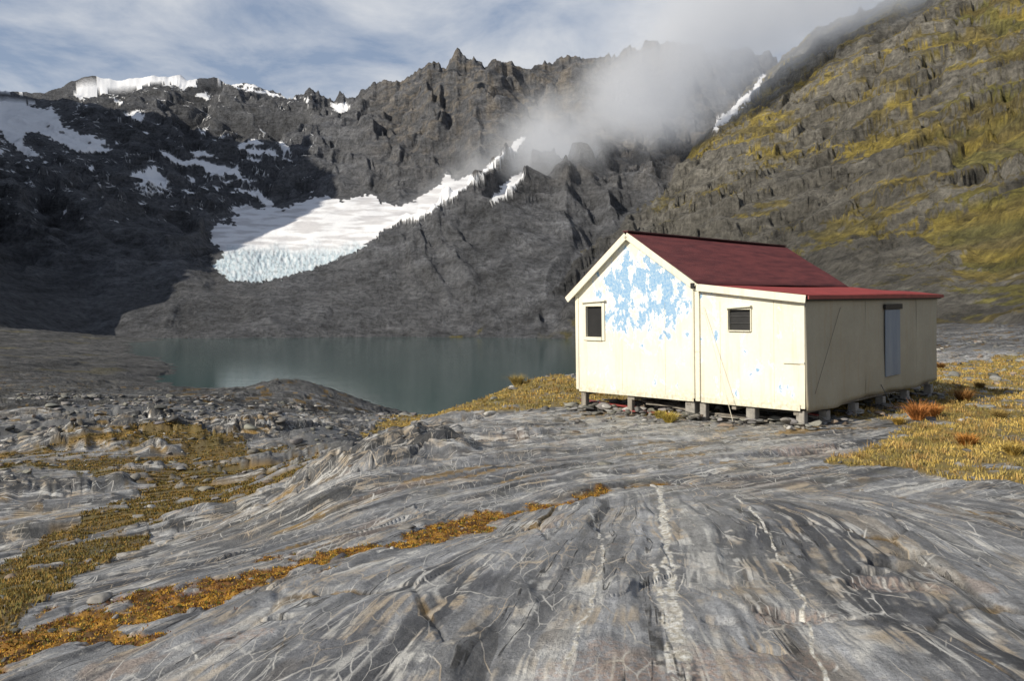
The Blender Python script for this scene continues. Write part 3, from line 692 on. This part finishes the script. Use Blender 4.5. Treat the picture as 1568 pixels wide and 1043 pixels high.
# ------------------------------------------------------------------ scattered stones, tussock, grass
allx=X[:n1].ravel();ally=Y[:n1].ravel();allz=Z[:n1].ravel()
area=(RR[:n1]*np.gradient(th)[None,:]*np.gradient(rows)[:n1,None])
inner=(np.abs(TH[:n1])<.72)&(RR[:n1]<70)
rng=np.random.default_rng(8)
def pick(wt,nn):
    p=(wt*area*inner).ravel(); p=p/p.sum(); return rng.choice(p.size,nn,p=p)
def vcolmat(name,rough=.8,trans=0):
    p=NT(name); c=p.attr('Col',0); nz=p.noise(p.n('ShaderNodeTexCoord').outputs['Object'],30,3,.6)
    k=p.ramp(nz,.3,.7,.8,1.2); c=p.mix(1.,c,p.grey(k),'MULTIPLY')
    p.bsdf(**{'Base Color':c,'Roughness':rough,'Specular IOR Level':.2,'Normal':p.bump(nz,.3,.02)}); return p.m
def npmesh(name,V_,Fa,C_,mat,smooth=False):
    me=bpy.data.meshes.new(name); V_=np.asarray(V_,F32); Fa=np.asarray(Fa,np.int32); k=Fa.shape[1]
    me.vertices.add(len(V_)); me.vertices.foreach_set('co',V_.ravel())
    me.loops.add(Fa.size); me.loops.foreach_set('vertex_index',Fa.ravel()); me.polygons.add(len(Fa))
    me.polygons.foreach_set('loop_start',np.arange(0,Fa.size,k,dtype=np.int32)); me.update()
    at=me.attributes.new('Col','FLOAT_COLOR','POINT'); at.data.foreach_set('color',np.concatenate([C_,np.ones((len(C_),1))],1).astype(F32).ravel())
    me.materials.append(mat); ob=bpy.data.objects.new(name,me); SC.collection.objects.link(ob); return ob
bm=bmesh.new(); bmesh.ops.create_icosphere(bm,subdivisions=2,radius=1); IV=np.array([v.co[:] for v in bm.verts]); IF=np.array([[v.index for v in f.verts] for f in bm.faces]); bm.free()
wt=.10*ss(y,8,14)+1.3*grv+.8*np.clip(gV,0,1)*.5+2.0*moss*(r<12)+1.6*ss(np.hypot(x-3.6,y-18.3),4.2,2.)*(1-gL)+.4*ss(ds,3,1)*(r<12)+.25*gR+.6*oc_+3.*pit
idx=pick(wt,6500)
sx=allx[idx];sy=ally[idx];sz=allz[idx]; rad=np.hypot(sx,sy)
size=(.010+.0022*rad)*np.exp(rng.normal(0,.6,len(idx))); size=np.minimum(size,.30)
# stones stacked round the feet of the piles and along the front of the hut
ex=[]
for s,tv,w in PILES[:11]:
    for q in range(16):
        ss_=s+rng.normal(0,.22); tt_=tv+rng.normal(0,.25); gx,gy=toLocal(ss_,tt_); ex.append((gx,gy,zground(gx,gy)+rng.uniform(0,.12),rng.uniform(.05,.15)))
for q in range(110):
    ss_=rng.uniform(.1,1.3); tt_=rng.uniform(2.4,5.9); gx,gy=toLocal(ss_,tt_); ex.append((gx,gy,zground(gx,gy)+rng.uniform(0,.16),rng.uniform(.06,.17)))
ex=np.array(ex); sx=np.append(sx,ex[:,0]);sy=np.append(sy,ex[:,1]);sz=np.append(sz,ex[:,2]);size=np.append(size,ex[:,3])
Vs=[];Fs=[];Cs=[]
for i in range(len(sx)):
    sc_=size[i]*np.array([rng.uniform(.8,1.6),rng.uniform(.7,1.3),rng.uniform(.30,.65)])
    v=IV.copy(); 
    for _ in range(6):
        dvec=rng.normal(size=3); dvec/=np.linalg.norm(dvec); d_=v@dvec; cut=rng.uniform(.25,.7); v-=np.where(d_>cut,d_-cut,0)[:,None]*dvec
    a=rng.uniform(0,6.28); ca_,sa=math.cos(a),math.sin(a); v=v*sc_; v=np.stack([v[:,0]*ca_-v[:,1]*sa,v[:,0]*sa+v[:,1]*ca_,v[:,2]],1)
    Vs.append(v+np.array([sx[i],sy[i],sz[i]+sc_[2]*.2])); Fs.append(IF+len(IV)*i)
    b_=rng.uniform(.09,.26); cc=np.array([b_,b_*rng.uniform(.93,1),b_*rng.uniform(.82,.98)]); 
    if rng.random()<.06: cc=np.array([.42,.41,.39])
    if rng.random()<.05: cc=np.array([b_*1.15,b_*.9,b_*.7])
    Cs.append(np.tile(cc,(len(IV),1)))
npmesh('stones',np.concatenate(Vs),np.concatenate(Fs),np.concatenate(Cs),vcolmat('stone'))
def blades(P0,hgt,wid,lean,cols_,nb_,spread):
    m=len(P0); P=np.repeat(P0,nb_,0); H=np.repeat(hgt,nb_)*rng.uniform(.5,1.1,m*nb_); Wd=np.repeat(wid,nb_)
    a=rng.uniform(0,2*np.pi,m*nb_); ln=rng.uniform(.1,1,m*nb_)*lean; sp_=np.repeat(spread,nb_)*rng.random(m*nb_)
    dx=np.cos(a);dy=np.sin(a)
    base=P+np.stack([dx*sp_,dy*sp_,-.01*np.ones_like(dx)],1)
    mid=base+np.stack([dx*H*ln*.35,dy*H*ln*.35,H*.6],1); tip=base+np.stack([dx*H*ln,dy*H*ln,H*(1-.35*ln)],1)
    b2=rng.uniform(0,np.pi,m*nb_); side=np.stack([np.cos(b2)*Wd,np.sin(b2)*Wd,0*Wd],1)*.5
    V_=np.stack([base-side,base+side,mid+side*.8,mid-side*.8,tip],1).reshape(-1,3)
    k=np.arange(m*nb_)[:,None]*5
    Fa=np.concatenate([k+[0,1,2],k+[0,2,3],k+[3,2,4]],0)
    cc=np.repeat(cols_,nb_,0)*rng.uniform(.65,1.3,(m*nb_,1)); C_=np.repeat(cc,5,0)
    return V_,Fa,C_
mg_=vcolmat('grass_blades',.7)
parts=[]
idx=pick(mg*(1/np.clip(r,8,40)),30000)
Pp=np.stack([allx[idx],ally[idx],allz[idx]],1); rd=np.hypot(Pp[:,0],Pp[:,1])
k1=ss(fbm(Pp[:,0]*.8,Pp[:,1]*.8,3,200),-.25,.3)[:,None]; k2=ss(fbm(Pp[:,0]*2,Pp[:,1]*2,3,201),.0,.3)[:,None]
cc=lerp(np.array((.48,.345,.10)),np.array((.22,.18,.06)),k1); cc=lerp(cc,np.array((.34,.20,.08)),k2*.6)
parts.append(blades(Pp,.04+.07*rng.random(len(idx))*(1+k2[:,0]),.005+.0007*rd,.95,cc,4,.05+.0*rd))
idx=pick(gV*(1/np.clip(r,8,50)),14000)
Pp=np.stack([allx[idx],ally[idx],allz[idx]],1); rd=np.hypot(Pp[:,0],Pp[:,1]); k1=rng.random((len(idx),1))
parts.append(blades(Pp,.03+.05*rng.random(len(idx)),.005+.0008*rd,.95,lerp(np.array((.29,.17,.04)),np.array((.11,.11,.035)),k1),4,.07+0*rd))
def join(name,parts,mat):
    o=0;A_=[];B_=[];C__=[]
    for v,f,c_ in parts: A_.append(v);B_.append(f+o);C__.append(c_);o+=len(v)
    return npmesh(name,np.concatenate(A_),np.concatenate(B_),np.concatenate(C__),mat)
join('grass',parts,mg_)
idx=pick(moss*(r<14)*(ds<2.5),10000)
Pp=np.stack([allx[idx],ally[idx],allz[idx]],1); k1=rng.random((len(idx),1))
mc_=np.where(k1<.45,lerp(np.array((.44,.20,.02)),np.array((.54,.35,.06)),rng.random((len(idx),1))),np.where(k1<.8,np.array((.14,.055,.02)),np.array((.15,.15,.03))))
join('moss',[blades(Pp,.012+.022*rng.random(len(idx)),.008+0*k1[:,0],1.3,mc_,6,.022+0*k1[:,0])],mg_)
def tussock(u,v,size,c_):
    gx,gy=pixel_to_ground(u,v); P0=np.array([[gx,gy,zground(gx,gy)]])
    m=420; P_=np.repeat(P0,m,0); 
    v_,f_,cc_=blades(P_,np.full(m,size),np.full(m,.012),1.5,np.tile(np.array(c_),(m,1)),1,np.full(m,size*.25))
    npmesh('tussock_grass',v_,f_,cc_,mg_)
for a in [(1405,645,.46,(.42,.17,.05)),(1428,640,.38,(.5,.22,.06)),(1475,616,.42,(.32,.16,.05)),(1480,684,.28,(.5,.24,.06)),(792,594,.5,(.36,.28,.10)),(1440,566,.4,(.28,.15,.05)),(1025,650,.3,(.45,.35,.08)),(1375,650,.2,(.45,.3,.07)),(1530,640,.3,(.34,.24,.08)),(1550,700,.22,(.42,.30,.08)),(1500,596,.3,(.3,.2,.07)),(1010,642,.22,(.4,.32,.08))]:
    tussock(*a)
# ------------------------------------------------------------------ clouds on the ridge (volumes)
def cloud(name,loc,scl,rot,dens,thr,sc):
    bm=bmesh.new(); bmesh.ops.create_icosphere(bm,subdivisions=3,radius=1); me=bpy.data.meshes.new(name); bm.to_mesh(me); bm.free()
    ob=bpy.data.objects.new(name,me); SC.collection.objects.link(ob); ob.location=loc; ob.scale=scl; ob.rotation_euler=rot
    p=NT(name); oc=p.n('ShaderNodeTexCoord').outputs['Object']; ps=p.n('ShaderNodeNewGeometry').outputs['Position']
    ln=p.n('ShaderNodeVectorMath',{0:oc},operation='LENGTH').outputs['Value']
    fall=p.ramp(ln,.2,.98,1,0)
    nz=p.noise(ps,sc,4,.6)
    d=p.math('MULTIPLY',p.ramp(p.math('ADD',nz,p.math('MULTIPLY',fall,.36)),thr,thr+.32),fall)
    d=p.math('MULTIPLY',d,dens)
    v=p.n('ShaderNodeVolumePrincipled',{'Color':(1,1,1,1),'Density':d,'Anisotropy':.0,'Emission Color':(.85,.9,1,1)})
    p.t.links.new(p.math('MULTIPLY',d,.24),v.inputs['Emission Strength'])  # weak glow added to brighten the mist, stands in for multiple scattering
    p.n('ShaderNodeOutputMaterial',{1:v.outputs[0]}); me.materials.append(p.m); return ob
cloud('cloud',(95,570,EYE+160),(245,50,58),(0,math.radians(-27),0),.05,.54,.017)
cloud('cloud',(285,535,EYE+272),(280,70,76),(0,math.radians(-23),0),.075,.44,.014)
# ------------------------------------------------------------------ light and sky
S=Vector((-.80,-.60,math.tan(math.radians(28)))).normalized()
sun=bpy.data.lights.new('sun','SUN'); sun.energy=5.0; sun.angle=math.radians(.53); sun.color=(1,.92,.78)
so=bpy.data.objects.new('sun',sun); SC.collection.objects.link(so); so.rotation_euler=S.to_track_quat('Z','Y').to_euler()
w=NT('World',True); SC.world=w.m
sky=w.n('ShaderNodeTexSky',{},sky_type='NISHITA'); sky.sun_disc=False; sky.sun_elevation=math.radians(28); sky.sun_rotation=math.atan2(-.8,-.6)%(2*math.pi)
d=w.n('ShaderNodeTexCoord').outputs['Generated']; sp=w.n('ShaderNodeSeparateXYZ',{0:d})
zz=w.math('ADD',w.math('MAXIMUM',sp.outputs[2],0.),.18)
cv_=w.n('ShaderNodeCombineXYZ',{0:w.math('DIVIDE',sp.outputs[0],zz),1:w.math('DIVIDE',sp.outputs[1],zz),2:0.}).outputs[0]
c1=w.noise(cv_,2.4,8,.6,.3); c2=w.noise(cv_,.8,3,.5)
cl=w.ramp(w.math('ADD',c1,w.math('MULTIPLY',c2,.6)),.66,.96)
cl=w.math('MULTIPLY',cl,w.ramp(sp.outputs[2],.45,.85,1.,.25))
hz=w.ramp(sp.outputs[2],.40,.8,.6,.15)
skc=w.mix(cl,w.mix(hz,sky.outputs[0],(4.6,5.7,7.8)),(8.6,8.9,9.4))
bg=w.n('ShaderNodeBackground',{0:skc,1:.078}); w.n('ShaderNodeOutputWorld',{0:bg.outputs[0]})
SC.view_settings.view_transform='Standard'; SC.view_settings.look='None'; SC.view_settings.exposure=0
# ------------------------------------------------------------------ camera
cam=bpy.data.cameras.new('camera'); co=bpy.data.objects.new('camera',cam); SC.collection.objects.link(co); SC.camera=co
co.location=(0,0,EYE); co.rotation_euler=(math.radians(90),0,0)
cam.sensor_width=36; cam.lens=36*1200/1568; cam.shift_y=-41.5/1568; cam.clip_end=6000; cam.clip_start=.05
